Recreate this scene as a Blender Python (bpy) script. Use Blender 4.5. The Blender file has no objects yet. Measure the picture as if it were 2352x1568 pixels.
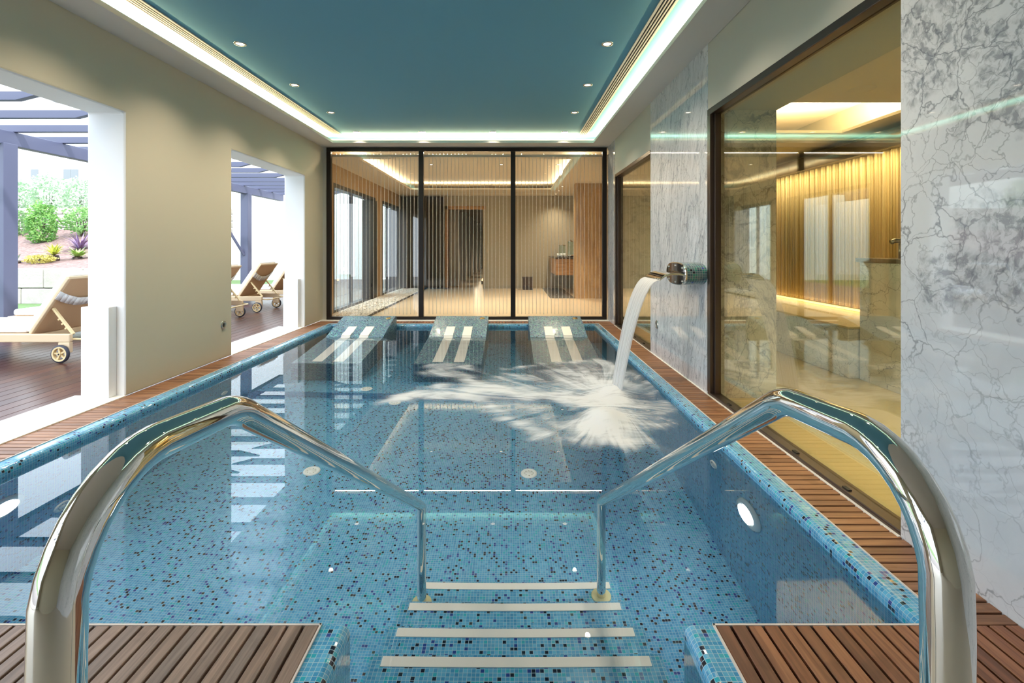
import bpy, bmesh, math, random
import numpy as np
from mathutils import Vector, Matrix
random.seed(7); np.random.seed(7)
C = bpy.context.scene.collection
SC = bpy.context.scene
R = math.radians
F, VX, VY, H = 1110.0, 1171.5, 568.5, 1.2
XL, XR, YB, ZS, ZC = -3.095, 1.615, 8.0, 2.86, 3.0
ZW = -0.05                                     # water level

# ------------------------------------------------------------------ camera, world, sun, exposure
cam = bpy.data.cameras.new('camera'); co = bpy.data.objects.new('camera', cam); C.objects.link(co)
co.location = (0, 0, H); co.rotation_euler = (R(90), 0, 0)
cam.sensor_width = 36; cam.lens = F / 2352 * 36
cam.shift_x = (1176 - VX) / 2352; cam.shift_y = -(784 - VY) / 2352
cam.clip_start = 0.02; cam.clip_end = 300
SC.camera = co
SC.view_settings.view_transform = 'Standard'; SC.view_settings.look = 'None'
SC.view_settings.gamma = 1; SC.view_settings.use_curve_mapping = False
SC.view_settings.exposure = 0.12
cy = SC.cycles
cy.use_denoising = True; cy.adaptive_threshold = 0.02
cy.max_bounces = 10; cy.diffuse_bounces = 4; cy.glossy_bounces = 6; cy.transmission_bounces = 8; cy.transparent_max_bounces = 16
cy.sample_clamp_indirect = 6; cy.blur_glossy = 0.5
cy.caustics_reflective = False; cy.caustics_refractive = True

w = bpy.data.worlds.new('world'); SC.world = w; w.use_nodes = True
bg = w.node_tree.nodes['Background']; bg.inputs[0].default_value = (0.80, 0.90, 1.0, 1); bg.inputs[1].default_value = 4.3

def lamp(name, kind, loc, power, color=(1, 1, 1), rot=(0, 0, 0), parent=None, **kw):
    l = bpy.data.lights.new(name, kind); l.energy = power; l.color = color
    for k, v in kw.items(): setattr(l, k, v)
    o = bpy.data.objects.new(name, l); C.objects.link(o); o.rotation_euler = rot
    if parent: o.parent = parent; o.location = Vector(loc) - parent.location
    else: o.location = loc
    return o
sun = lamp('sun', 'SUN', (0, 0, 20), 3.4, (1, .96, .9), angle=R(2))
sun.rotation_euler = Vector((-.50, .42, -.76)).to_track_quat('-Z', 'Y').to_euler()

COVE = (1.0, .76, .39); WARM = (1.0, .80, .55); DAY = (1.0, .93, .84)
UP = (R(180), 0, 0)
def strip(name, x0, x1, y0, y1, z, power, color, rot=UP):
    return lamp(name, 'AREA', ((x0 + x1) / 2, (y0 + y1) / 2, z), power, color, rot, shape='RECTANGLE', size=x1 - x0, size_y=y1 - y0)
# LED strips lying behind the lip of the ceiling cove
strip('cove_light', -2.97, -2.92, 1.0, 7.8, 2.915, 135, COVE)
strip('cove_light', 1.42, 1.47, 1.0, 7.8, 2.915, 135, COVE)
strip('cove_light', -2.8, 1.3, 7.76, 7.81, 2.915, 88, COVE)
# relaxation room
strip('cove_light', -2.80, -2.75, 8.4, 12.7, 2.775, 20, (1, .90, .68))
strip('cove_light', 1.2, 1.25, 8.4, 12.7, 2.775, 20, (1, .90, .68))
strip('cove_light', -2.6, 1.07, 12.8, 12.85, 2.775, 20, (1, .90, .68))
strip('bead_light', -2.95, 1.55, 8.15, 8.17, 2.80, 36, WARM, (0, 0, 0))
# hydrotherapy room on the right
strip('cove_light', 2.7, 3.8, 5.70, 5.76, 2.575, 75, (1, .88, .66))
strip('cove_light', 3.93, 3.99, 4.5, 5.6, 2.575, 75, (1, .88, .66))
strip('curtain_fill', 4.06, 4.09, 4.8, 8.3, 2.275, 14, (1, .88, .66), (0, R(-12), 0))  # added lamp under the pelmet, there only to brighten the curtain
strip('bench_light', 4.16, 4.19, 4.9, 8.3, 0.50, 2.5, WARM, (0, R(35), 0))

# ------------------------------------------------------------------ mesh helpers
class MB:
    def __init__(s): s.v = []; s.f = []; s.m = []; s.uv = {}; s.mi = 0
    def face(s, idx, uv=None):
        if uv is not None: s.uv[len(s.f)] = uv
        s.f.append(tuple(idx)); s.m.append(s.mi)
    def quadp(s, pts, uv=None):
        b = len(s.v); s.v += [tuple(p) for p in pts]; s.face(range(b, b + len(pts)), uv)
    def box(s, x0, x1, y0, y1, z0, z1):
        b = len(s.v)
        s.v += [(x, y, z) for z in (z0, z1) for y in (y0, y1) for x in (x0, x1)]
        for q in ((0, 2, 3, 1), (4, 5, 7, 6), (0, 1, 5, 4), (2, 6, 7, 3), (0, 4, 6, 2), (1, 3, 7, 5)):
            s.face([b + i for i in q])
        return s
    def bar(s, p0, p1, w_, h_, up=(0, 0, 1)):
        p0, p1 = Vector(p0), Vector(p1); d = (p1 - p0).normalized(); u = Vector(up)
        sx = d.cross(u).normalized(); u = sx.cross(d).normalized(); b = len(s.v)
        for p in (p0, p1):
            for a, c in ((-1, -1), (1, -1), (1, 1), (-1, 1)): s.v.append(tuple(p + sx * a * w_ / 2 + u * c * h_ / 2))
        for q in ((0, 1, 2, 3), (7, 6, 5, 4), (0, 4, 5, 1), (1, 5, 6, 2), (2, 6, 7, 3), (3, 7, 4, 0)): s.face([b + i for i in q])
        return s
    def tube(s, pts, r, n=16, cap=True):
        pts = [Vector(p) for p in pts]; m = len(pts); rr = r if isinstance(r, (list, tuple)) else [r] * m
        t = [(pts[min(i + 1, m - 1)] - pts[max(i - 1, 0)]).normalized() for i in range(m)]
        u = t[0].orthogonal().normalized(); b = len(s.v)
        for i in range(m):
            u = (u - t[i] * u.dot(t[i])).normalized(); v = t[i].cross(u)
            for k in range(n):
                a = 2 * math.pi * k / n; s.v.append(tuple(pts[i] + (u * math.cos(a) + v * math.sin(a)) * rr[i]))
        for i in range(m - 1):
            for k in range(n):
                a, c = b + i * n + k, b + i * n + (k + 1) % n; s.face((a, c, c + n, a + n))
        if cap: s.face([b + k for k in range(n)][::-1]); s.face([b + (m - 1) * n + k for k in range(n)])
        return s
    def lathe(s, prof, c=(0, 0, 0), axis=(0, 0, 1), n=28):
        ax = Vector(axis).normalized(); u = ax.orthogonal().normalized(); v = ax.cross(u); c = Vector(c); b = len(s.v); m = len(prof)
        for r, h in prof:
            for k in range(n):
                a = 2 * math.pi * k / n; s.v.append(tuple(c + ax * h + (u * math.cos(a) + v * math.sin(a)) * max(r, 1e-5)))
        for i in range(m - 1):
            for k in range(n):
                a, e = b + i * n + k, b + i * n + (k + 1) % n; s.face((a, e, e + n, a + n))
        return s
    def prism(s, poly, axis, d0, d1):           # poly in the two other axes, in order
        b = len(s.v); n = len(poly)
        for d in (d0, d1):
            for p, q in poly:
                s.v.append({'x': (d, p, q), 'y': (p, d, q), 'z': (p, q, d)}[axis])
        s.face(range(b, b + n)); s.face(range(b + 2 * n - 1, b + n - 1, -1))
        for i in range(n): s.face((b + i, b + n + i, b + n + (i + 1) % n, b + (i + 1) % n))
        return s
    def blob(s, c, rx, ry, rz, seg=8, ring=5, jit=0.0, z0=-1):
        b = len(s.v); c = Vector(c)
        for i in range(ring + 1):
            ph = -math.pi / 2 + math.pi * i / ring
            for k in range(seg):
                a = 2 * math.pi * k / seg; j = 1 + random.uniform(-jit, jit)
                s.v.append((c.x + rx * math.cos(ph) * math.cos(a) * j, c.y + ry * math.cos(ph) * math.sin(a) * j, c.z + rz * max(math.sin(ph), z0) * j))
        for i in range(ring):
            for k in range(seg):
                a, e = b + i * seg + k, b + i * seg + (k + 1) % seg; s.face((a, e, e + seg, a + seg))
        return s
    def build(s, name, mats, parent=None, smooth=False, bevel=0, seg=2, fixn=True, boxuv=False):
        mats = mats if isinstance(mats, (list, tuple)) else [mats]
        me = bpy.data.meshes.new(name)
        off = parent_world(parent) if parent else Vector((0, 0, 0))
        me.from_pydata([(a - off.x, b_ - off.y, c - off.z) for a, b_, c in s.v], [], s.f)
        for m in mats: me.materials.append(m)
        me.polygons.foreach_set('material_index', s.m)
        if fixn:
            bm = bmesh.new(); bm.from_mesh(me); bmesh.ops.recalc_face_normals(bm, faces=bm.faces); bm.to_mesh(me); bm.free()
        if s.uv:
            L = me.uv_layers.new(name='UVMap')
            for fi, uv in s.uv.items():
                p = me.polygons[fi]; key = {vi: q for vi, q in zip(s.f[fi], uv)}
                for li in p.loop_indices: L.data[li].uv = key[me.loops[li].vertex_index]
        elif boxuv:
            L = me.uv_layers.new(name='UVMap')
            for p in me.polygons:
                n = [abs(x) for x in p.normal]; k = n.index(max(n))
                for li in p.loop_indices:
                    q = me.vertices[me.loops[li].vertex_index].co + off
                    L.data[li].uv = ((q.y, q.z), (q.x, q.z), (q.x, q.y))[k]
        if smooth: me.polygons.foreach_set('use_smooth', [True] * len(me.polygons))
        o = bpy.data.objects.new(name, me); C.objects.link(o)
        if parent: o.parent = parent
        if bevel:
            bv = o.modifiers.new('bevel', 'BEVEL'); bv.width = bevel; bv.segments = seg; bv.limit_method = 'ANGLE'; bv.angle_limit = R(40)
        if smooth and not bevel: pass
        return o
def parent_world(p):
    v = Vector((0, 0, 0))
    while p: v = v + p.location; p = p.parent
    return v
def thing(name, label, cat, loc=(0, 0, 0), group=None):
    o = bpy.data.objects.new(name, None); C.objects.link(o); o.location = loc; o.empty_display_size = .1
    return tag(o, label, cat, group)
def tag(o, label, cat, group=None, kind=None):
    o['label'] = label; o['category'] = cat
    if group: o['group'] = group
    if kind: o['kind'] = kind
    return o
def struct(o, label=None, cat=None):
    o['kind'] = 'structure'
    if label: o['label'] = label; o['category'] = cat
    return o
def shade_auto(o, ang=40):
    me = o.data; me.polygons.foreach_set('use_smooth', [True] * len(me.polygons))
    bm = bmesh.new(); bm.from_mesh(me)
    for e in bm.edges:
        e.smooth = not (len(e.link_faces) == 2 and e.calc_face_angle(0) > R(ang))
    bm.to_mesh(me); bm.free(); return o
def copy_tree(o, parent=None):
    c = o.copy(); C.objects.link(c); c.parent = parent
    for ch in list(o.children): copy_tree(ch, c)
    return c

# ------------------------------------------------------------------ materials
def srgb(r, g, b):
    f = lambda c: (c / 255 / 12.92) if c / 255 <= .04045 else ((c / 255 + .055) / 1.055) ** 2.4
    return (f(r), f(g), f(b), 1)
class NT:
    def __init__(s, name):
        s.m = bpy.data.materials.new(name); s.m.use_nodes = True; s.t = s.m.node_tree; s.t.nodes.clear()
        s.out = s.t.nodes.new('ShaderNodeOutputMaterial')
    def n(s, typ, ins=None, **kw):
        nd = s.t.nodes.new('ShaderNode' + typ)
        for k, v in kw.items(): setattr(nd, k, v)
        for k, v in (ins or {}).items():
            if isinstance(v, bpy.types.NodeSocket): s.t.links.new(v, nd.inputs[k])
            else: nd.inputs[k].default_value = v
        return nd
    def math(s, op, a, b=0.0, clamp=False): return s.n('Math', {0: a, 1: b}, operation=op, use_clamp=clamp).outputs[0]
    def vmath(s, op, a, b=(0, 0, 0)): return s.n('VectorMath', {0: a, 1: b}, operation=op).outputs[0]
    def ramp(s, fac, stops, interp='LINEAR'):
        nd = s.n('ValToRGB', {0: fac}); cr = nd.color_ramp; cr.interpolation = interp
        while len(cr.elements) < len(stops): cr.elements.new(.5)
        for e, (p, c) in zip(cr.elements, stops): e.position = p; e.color = c if len(c) == 4 else (*c, 1)
        return nd.outputs[0]
    def mix(s, fac, a, b, blend='MIX'):
        nd = s.n('Mix', data_type='RGBA', blend_type=blend)
        for i, v in ((0, fac), (6, a), (7, b)):
            if isinstance(v, bpy.types.NodeSocket): s.t.links.new(v, nd.inputs[i])
            else: nd.inputs[i].default_value = v
        return nd.outputs[2]
    def noise(s, vec, scale, detail=4, rough=.5, dist=0, dim='3D'):
        return s.n('TexNoise', {'Vector': vec, 'Scale': scale, 'Detail': detail, 'Roughness': rough, 'Distortion': dist}, noise_dimensions=dim).outputs[0]
    def obj(s): return s.n('TexCoord').outputs['Object']
    def pos(s): return s.n('NewGeometry').outputs['Position']
    def done(s, sh): s.t.links.new(sh, s.out.inputs[0]); return s.m
    def pbr(s, col, rough=.5, **kw):
        ins = {'Base Color': col, 'Roughness': rough}; ins.update(kw)
        return s.done(s.n('BsdfPrincipled', ins).outputs[0])
    def bump(s, h, strength=.2, dist=.01): return s.n('Bump', {'Height': h, 'Strength': strength, 'Distance': dist}).outputs[0]
def flat(name, rgb, rough=.5, metal=0, **kw): return NT(name).pbr(srgb(*rgb), rough, Metallic=metal, **kw)
def emit(name, rgb, st):
    t = NT(name); return t.done(t.n('Emission', {0: srgb(*rgb), 1: st}).outputs[0])
def paint(name, rgb, amt=.04, rough=.75):
    t = NT(name); p = t.pos(); n = t.noise(p, 1.3, 5); c = srgb(*rgb)
    col = t.mix(t.math('MULTIPLY', n, amt * 4), c, (c[0] * .88, c[1] * .88, c[2] * .87, 1))
    return t.pbr(col, rough, Normal=t.bump(t.noise(p, 60, 4), .05, .002))
M = {}
M['wall'] = paint('beige_plaster', (206, 199, 180))
M['wall_grey'] = paint('pale_grey_plaster', (200, 196, 186))
M['white_plaster'] = paint('white_plaster', (243, 244, 246))
M['soffit'] = paint('soffit_paint', (214, 208, 202), .02)
M['teal'] = paint('teal_ceiling_paint', (98, 158, 184), .03, .8)
M['frame'] = flat('dark_bronze_metal', (47, 42, 40), .35, .6)
M['frame_bronze'] = flat('bronze_metal', (92, 80, 74), .28, .8)
M['chrome'] = flat('polished_steel', (225, 222, 216), .035, 1)
M['steel'] = flat('brushed_steel', (190, 188, 182), .22, 1)
M['white_plastic'] = flat('white_plastic', (236, 242, 240), .3)
M['white_stone'] = flat('white_stone', (244, 242, 236), .35)
M['floor_stone'] = paint('beige_stone_floor', (216, 206, 190), .05, .3)
M['black'] = flat('black_slot', (18, 18, 18), .6)
M['grout'] = flat('pale_grout', (212, 205, 200), .8)
M['lens'] = emit('lamp_lens', (255, 236, 208), 7)
M['pool_lens'] = emit('pool_lamp_lens', (255, 255, 255), 9)
M['led'] = emit('warm_led', (255, 205, 130), 4)
M['flange'] = flat('pale_flange', (214, 208, 160), .4)
M['gold'] = flat('brass_rosette', (222, 190, 130), .2, 1)
M['brown'] = flat('dark_brown', (66, 50, 42), .5)

def mosaic(name, base, base2, dark, accent, grout, p=.0152, coat=.6, r0=.06):
    t = NT(name)
    uv = t.n('UVMap').outputs[0]
    g = t.vmath('MULTIPLY', uv, (1 / p, 1 / p, 1)); cell = t.vmath('FLOOR', g); fr = t.vmath('FRACTION', g)
    wn = t.n('TexWhiteNoise', {'Vector': cell}, noise_dimensions='2D')
    wn2 = t.n('TexWhiteNoise', {'Vector': t.vmath('ADD', cell, (37.3, 91.7, 0))}, noise_dimensions='2D')
    shade = t.mix(wn2.outputs[0], srgb(*base), srgb(*base2))
    col = t.mix(t.math('GREATER_THAN', wn.outputs[0], .91), shade, srgb(*accent))
    big = t.noise(t.vmath('MULTIPLY', uv, (3.0, 3.0, 0)), 1.0, 3, dim='2D')
    dk = t.math('LESS_THAN', wn.outputs[0], t.math('MULTIPLY', big, .20))
    dcol = t.mix(t.math('GREATER_THAN', wn2.outputs[0], .6), srgb(*dark), srgb(28, 60, 140))
    col = t.mix(dk, col, dcol)
    sp = t.n('SeparateXYZ', {0: t.vmath('ABSOLUTE', t.vmath('SUBTRACT', fr, (.5, .5, .5)))})
    e = t.math('GREATER_THAN', t.math('MAXIMUM', sp.outputs[0], sp.outputs[1]), .445)
    col = t.mix(e, col, srgb(*grout))
    rough = t.math('ADD', t.math('MULTIPLY', e, .5), t.math('ADD', t.math('MULTIPLY', wn2.outputs[0], .12), r0))
    # glass tiles never sit perfectly level: each one tips its own way
    nrm = t.n('NewGeometry').outputs['Normal']
    j = t.vmath('MULTIPLY', t.vmath('SUBTRACT', wn.outputs[1], (.5, .5, .5)), (.07, .07, .07))
    nn = t.vmath('NORMALIZE', t.vmath('ADD', nrm, j))
    return t.pbr(col, rough, Normal=nn, **{'Coat Weight': coat, 'Coat Roughness': .04})
M['mosaic'] = mosaic('blue_glass_mosaic', (64, 142, 192), (98, 176, 216), (14, 20, 44), (50, 166, 192), (158, 192, 210))
M['mosaic_chair'] = mosaic('teal_glass_mosaic', (66, 108, 138), (100, 136, 156), (20, 26, 52), (110, 190, 180), (138, 156, 164), .0152, .1, .22)
M['mosaic_spout'] = mosaic('dark_green_mosaic', (46, 80, 92), (84, 116, 120), (18, 24, 40), (50, 120, 110), (140, 150, 150), .02)

def marble(name, rot, seed, stretch=(1, 1, 1), dens=1.0, streak=0.0):
    t = NT(name)
    mp = t.n('Mapping', {'Vector': t.pos(), 'Location': (seed, seed * .7, seed * .3), 'Rotation': rot, 'Scale': stretch}).outputs[0]
    w1 = t.n('TexNoise', {'Vector': mp, 'Scale': 1.5, 'Detail': 6, 'Roughness': .58}).outputs[1]
    v = t.vmath('ADD', mp, t.vmath('MULTIPLY', t.vmath('SUBTRACT', w1, (.5, .5, .5)), (.62, .62, .62)))
    ss = lambda x, a, b: t.n('MapRange', {0: x, 1: a, 2: b, 3: 1.0, 4: 0.0}, interpolation_type='SMOOTHSTEP', clamp=True).outputs[0]
    def crack(sc, wd): return ss(t.n('TexVoronoi', {'Vector': v, 'Scale': sc}, feature='DISTANCE_TO_EDGE').outputs['Distance'], 0.0, wd)
    m1 = t.ramp(t.noise(mp, 2.1, 4), [(.28, (0, 0, 0, 1)), (.56, (1, 1, 1, 1))]); m2 = t.ramp(t.noise(v, 1.4, 4), [(.36, (0, 0, 0, 1)), (.60, (1, 1, 1, 1))])
    cloud = t.ramp(t.noise(v, .9, 7, .66), [(.40, (0, 0, 0, 1)), (.72, (1, 1, 1, 1))])
    col = t.mix(t.math('MULTIPLY', cloud, .55 * dens), srgb(222, 224, 229), srgb(172, 178, 190))
    col = t.mix(t.math('MULTIPLY', t.math('MULTIPLY', crack(4.2, .022), m1), .62 * dens), col, srgb(86, 90, 104))
    col = t.mix(t.math('MULTIPLY', t.math('MULTIPLY', crack(11, .035), m2), .5 * dens), col, srgb(104, 108, 120))
    if streak:
        sn = t.noise(t.vmath('MULTIPLY', v, (1, 9, 1.1)), 3.2, 6, .68)
        col = t.mix(t.math('MULTIPLY', t.ramp(sn, [(.50, (0, 0, 0, 1)), (.66, (1, 1, 1, 1))]), streak), col, srgb(132, 137, 150))
    else:
        gd = lambda c, rad: t.math('SUBTRACT', 1.0, t.math('DIVIDE', t.n('VectorMath', {0: t.pos(), 1: c}, operation='DISTANCE').outputs['Value'], rad))
        br = t.math('MAXIMUM', t.math('MAXIMUM', gd((XR, 1.80, 1.98), .30), gd((XR, 1.55, 1.76), .34)), t.math('MAXIMUM', gd((XR, 1.78, 1.08), .22), gd((XR, 1.55, 1.22), .26)))
        br = t.ramp(t.math('ADD', br, t.math('MULTIPLY', t.math('SUBTRACT', t.noise(t.pos(), 5, 5, .6), .5), 2.2)), [(.30, (0, 0, 0, 1)), (.62, (1, 1, 1, 1))])
        vb = t.ramp(t.noise(t.vmath('ADD', t.pos(), t.vmath('MULTIPLY', w1, (.3, .3, .3))), 30, 4, .6, .4), [(.40, (1, 1, 1, 1)), (.56, (.12, .12, .12, 1))])
        col = t.mix(t.math('MULTIPLY', t.math('MULTIPLY', br, vb), (.7) * dens), col, srgb(112, 117, 128))
    return t.pbr(col, .025, **{'Specular IOR Level': .75})
M['marble'] = marble('veined_marble', (R(20), R(15), R(30)), 3.1)
M['marble_col'] = marble('diagonal_marble', (R(-28), 0, 0), 8.4, (1, 1.6, .7), .9, .85)
M['marble_dim'] = marble('bench_marble', (0, R(30), R(50)), 5.0, (1, 1, 1.4), 1.1)

def wood(name, c1, c2, c3, axis, rough=.45, grain=1.0):
    t = NT(name); g = t.n('NewGeometry'); rnd = g.outputs['Random Per Island']; p = g.outputs['Position']
    sc = {'x': (2.5, 60, 60), 'y': (60, 2.5, 60), 'z': (60, 60, 2.5)}[axis]
    off = t.n('CombineXYZ', {0: t.math('MULTIPLY', rnd, 31), 1: t.math('MULTIPLY', rnd, 57), 2: t.math('MULTIPLY', rnd, 13)}).outputs[0]
    gr = t.noise(t.vmath('ADD', t.vmath('MULTIPLY', p, sc), off), 1.0, 6, .6, .6)
    base = t.ramp(rnd, [(0, srgb(*c1)), (.5, srgb(*c2)), (1, srgb(*c3))])
    col = t.mix(t.ramp(gr, [(.35, (1, 1, 1, 1)), (.65, (0, 0, 0, 1))]), base, t.mix(1.0, base, (.52, .48, .46, 1), 'MULTIPLY'))
    wet = t.ramp(t.noise(p, 7, 3), [(.60, (0, 0, 0, 1)), (.66, (1, 1, 1, 1))])
    col = t.mix(t.math('MULTIPLY', wet, .35 * grain), col, t.mix(1.0, col, (.45, .36, .30, 1), 'MULTIPLY'))
    return t.pbr(col, rough, Normal=t.bump(gr, .25, .003))
M['teak_x'] = wood('teak_slats_across', (152, 108, 78), (168, 122, 88), (132, 92, 66), 'x')
M['teak_y'] = wood('teak_slats_along', (142, 90, 62), (160, 108, 78), (118, 74, 54), 'y')
M['teak_grey'] = wood('weathered_teak_slats', (136, 116, 108), (152, 126, 112), (116, 102, 98), 'y')
M['terrace'] = wood('dark_terrace_boards', (88, 52, 44), (78, 48, 46), (98, 58, 48), 'y', .3, .3)
M['panel_wood'] = wood('pale_oak_panel', (206, 172, 126), (212, 178, 132), (200, 166, 120), 'z', .4, .1)
M['oak'] = wood('oak_cabinet', (196, 150, 100), (196, 150, 100), (196, 150, 100), 'x', .4, .1)

def glass(name, tint, refl=1.0):
    t = NT(name); bf = t.n('NewGeometry').outputs['Backfacing']; fr = t.n('Fresnel', {'IOR': t.math('ADD', 1.52, t.math('MULTIPLY', bf, 1 / 1.52 - 1.52))}).outputs[0]
    tr = t.n('BsdfTransparent', {0: (*tint, 1)}); gl = t.n('BsdfGlossy', {0: (1, 1, 1, 1), 1: 0.0})
    return t.done(t.n('MixShader', {0: t.math('MULTIPLY', fr, refl, True), 1: tr.outputs[0], 2: gl.outputs[0]}).outputs[0])
M['glass_clear'] = glass('clear_glass', (.97, .975, .96))
M['glass_gold'] = glass('gold_tinted_glass', (.94, .925, .78), 1.6)
M['glass_door'] = glass('pale_green_glass', (.9, .96, .95))
t = NT('pool_water'); M['water'] = t.done(t.n('BsdfGlass', {'Color': (.97, .99, 1, 1), 'Roughness': 0, 'IOR': 1.333}).outputs[0])

# ------------------------------------------------------------------ room shell
def grid_wall(name, mat, axis, d0, d1, a0, a1, z0, z1, holes, bevel=.012):
    """wall slab between d0 and d1 on `axis`, running a0..a1 x z0..z1 with rectangular holes (a, a, z, z)"""
    As = sorted({a0, a1, *[h[0] for h in holes], *[h[1] for h in holes]}); As = [a for a in As if a0 <= a <= a1]
    Zs = sorted({z0, z1, *[h[2] for h in holes], *[h[3] for h in holes]}); Zs = [z for z in Zs if z0 <= z <= z1]
    P = (lambda d, a, z: (d, a, z)) if axis == 'x' else (lambda d, a, z: (a, d, z))
    solid = lambda i, j: 0 <= i < len(As) - 1 and 0 <= j < len(Zs) - 1 and not any(
        h[0] <= (As[i] + As[i + 1]) / 2 <= h[1] and h[2] <= (Zs[j] + Zs[j + 1]) / 2 <= h[3] for h in holes)
    mb = MB(); idx = {}
    def V(d, a, z):
        k = (d, a, z)
        if k not in idx: idx[k] = len(mb.v); mb.v.append(P(d, a, z))
        return idx[k]
    for i in range(len(As) - 1):
        for j in range(len(Zs) - 1):
            if not solid(i, j): continue
            A, B, Z, Y = As[i], As[i + 1], Zs[j], Zs[j + 1]
            for d in (d0, d1): mb.face((V(d, A, Z), V(d, B, Z), V(d, B, Y), V(d, A, Y)))
            if not solid(i - 1, j): mb.face((V(d0, A, Z), V(d0, A, Y), V(d1, A, Y), V(d1, A, Z)))
            if not solid(i + 1, j): mb.face((V(d0, B, Z), V(d0, B, Y), V(d1, B, Y), V(d1, B, Z)))
            if not solid(i, j - 1): mb.face((V(d0, A, Z), V(d0, B, Z), V(d1, B, Z), V(d1, A, Z)))
            if not solid(i, j + 1): mb.face((V(d0, A, Y), V(d0, B, Y), V(d1, B, Y), V(d1, A, Y)))
    return mb.build(name, mat, bevel=bevel, seg=3)
OPEN = [(-1.9, .6), (1.5, 3.888), (5.38, 7.286)]; ZO = 2.285  # first opening is out of view, added to light the near deck
wl = grid_wall('wall_left', [M['wall'], M['white_plaster']], 'x', XL - .31, XL, -3.2, 8.02, 0, 3.1, [(a, b, -1, ZO) for a, b in OPEN], .018)
struct(wl)
for p in wl.data.polygons:                       # reveals and the outside are white
    if not (abs(p.normal.x) > .9 and abs(p.center.x - XL) < .01): p.material_index = 1
struct(MB().box(XL, 2.2, -3.2, -3.0, 0, 3.1).build('wall_near', M['wall']))
struct(MB().box(XR, 2.18, -3.0, 1.997, -.14, 3.1).build('wall_right', M['marble']))
struct(MB().box(XR, 2.18, 3.953, 5.56, -.14, 3.1).build('wall_right', M['marble_col'], bevel=.004))
struct(MB().box(XR, 2.18, 7.45, 8.02, -.14, 3.1).build('wall_right', M['marble_col']))
for a, b in ((1.997, 3.953), (5.56, 7.45)):
    struct(MB().box(XR + .004, 2.18, a, b, 2.325, 3.1).build('wall_right', M['wall_grey']))
struct(MB().box(XL, -3.03, 7.985, 8.06, 0, ZS).build('wall_back', M['wall_grey']))
struct(MB().box(-3.4, 2.2, 7.99, 8.1, ZS - .01, 3.1).build('wall_back', M['wall_grey']))
# ceiling: teal field, dropped soffit with lip
struct(MB().box(XL, XR, -3.0, 7.99, ZC, ZC + .1).build('ceiling', M['teal']))
sf = MB(); LX0, LX1, LY1, LY0 = -2.81, 1.323, 7.66, .9
for x0, x1, y0, y1 in ((XL, LX0, -3, 7.99), (LX1, XR, -3, 7.99), (LX0, LX1, LY1, 7.99), (LX0, LX1, -3, LY0)): sf.box(x0, x1, y0, y1, ZS, ZS + .04)
struct(sf.build('ceiling', M['soffit']))
struct(MB().box(-3.6, 5.6, -3.4, 16, 3.11, 3.3).build('roof', M['white_plaster']))  # unseen slab put over all the rooms to keep the sun out
# thresholds and little white piers in the openings
for k, (a, b) in enumerate(OPEN):
    struct(MB().box(-3.5, XL + .005, a, b, -.03, .012).build('trim_%d' % (k + 1), M['white_stone'], bevel=.003))
for k, yj in enumerate((3.888, 7.286)):
    o = MB().box(-3.386, -3.163, yj - .078, yj - .001, .012, .731).build('trim_%d' % (k + 4), M['white_plaster'], bevel=.006)
    struct(o)

# ------------------------------------------------------------------ decks
def deck(name, mats, x0, x1, y0, y1, along, pitch=.0505, gap=.008, zt=.004):
    mb = MB(); mb.mi = 1; mb.box(x0, x1, y0, y1, -.06, -.022)
    mb.mi = 0; a0, a1 = (x0, x1) if along == 'y' else (y0, y1); n = max(1, round((a1 - a0) / pitch)); p = (a1 - a0) / n
    for i in range(n):
        s, e = a0 + i * p + gap / 2, a0 + (i + 1) * p - gap / 2; j = random.uniform(-.001, .001)
        if along == 'y': mb.box(s, e, y0, y1, -.021, zt + j)
        else: mb.box(x0, x1, s, e, -.021, zt + j)
    if along == 'y':
        mb.mi = 2
        for yy in np.arange(y1 - .12, y0, -.45): mb.box(x0, x1, yy - .02, yy + .02, -.022, -.010)
    return struct(mb.build(name, mats + [M['black'], M['teak_x']], bevel=.002, seg=1))
deck('floor', [M['teak_grey']], XL, -.602, .9, 1.531, 'y')
deck('floor', [M['teak_y']], .648, XR, .9, 1.531, 'y')
for x0, x1, y1 in ((XL, -.602, .9), (.648, XR, .9), (-.602, .648, .75)):
    struct(MB().box(x0, x1, -3, y1, -.06, .004).build('floor', M['floor_stone']))
deck('floor', [M['teak_x']], XL, -2.858, 1.531, 7.86, 'x')
deck('floor', [M['teak_x']], 1.400, XR, 1.531, 7.86, 'x')
deck('floor', [M['teak_y']], -2.858, 1.400, 7.633, 7.86, 'y')
struct(MB().box(XL, XR, 7.86, 8.04, -.05, .012).build('trim_6', M['white_stone'], bevel=.003))
struct(MB().box(XR - .012, XR + .01, 1.997, 7.45, -.05, .008).build('trim_7', M['white_stone']))

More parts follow.
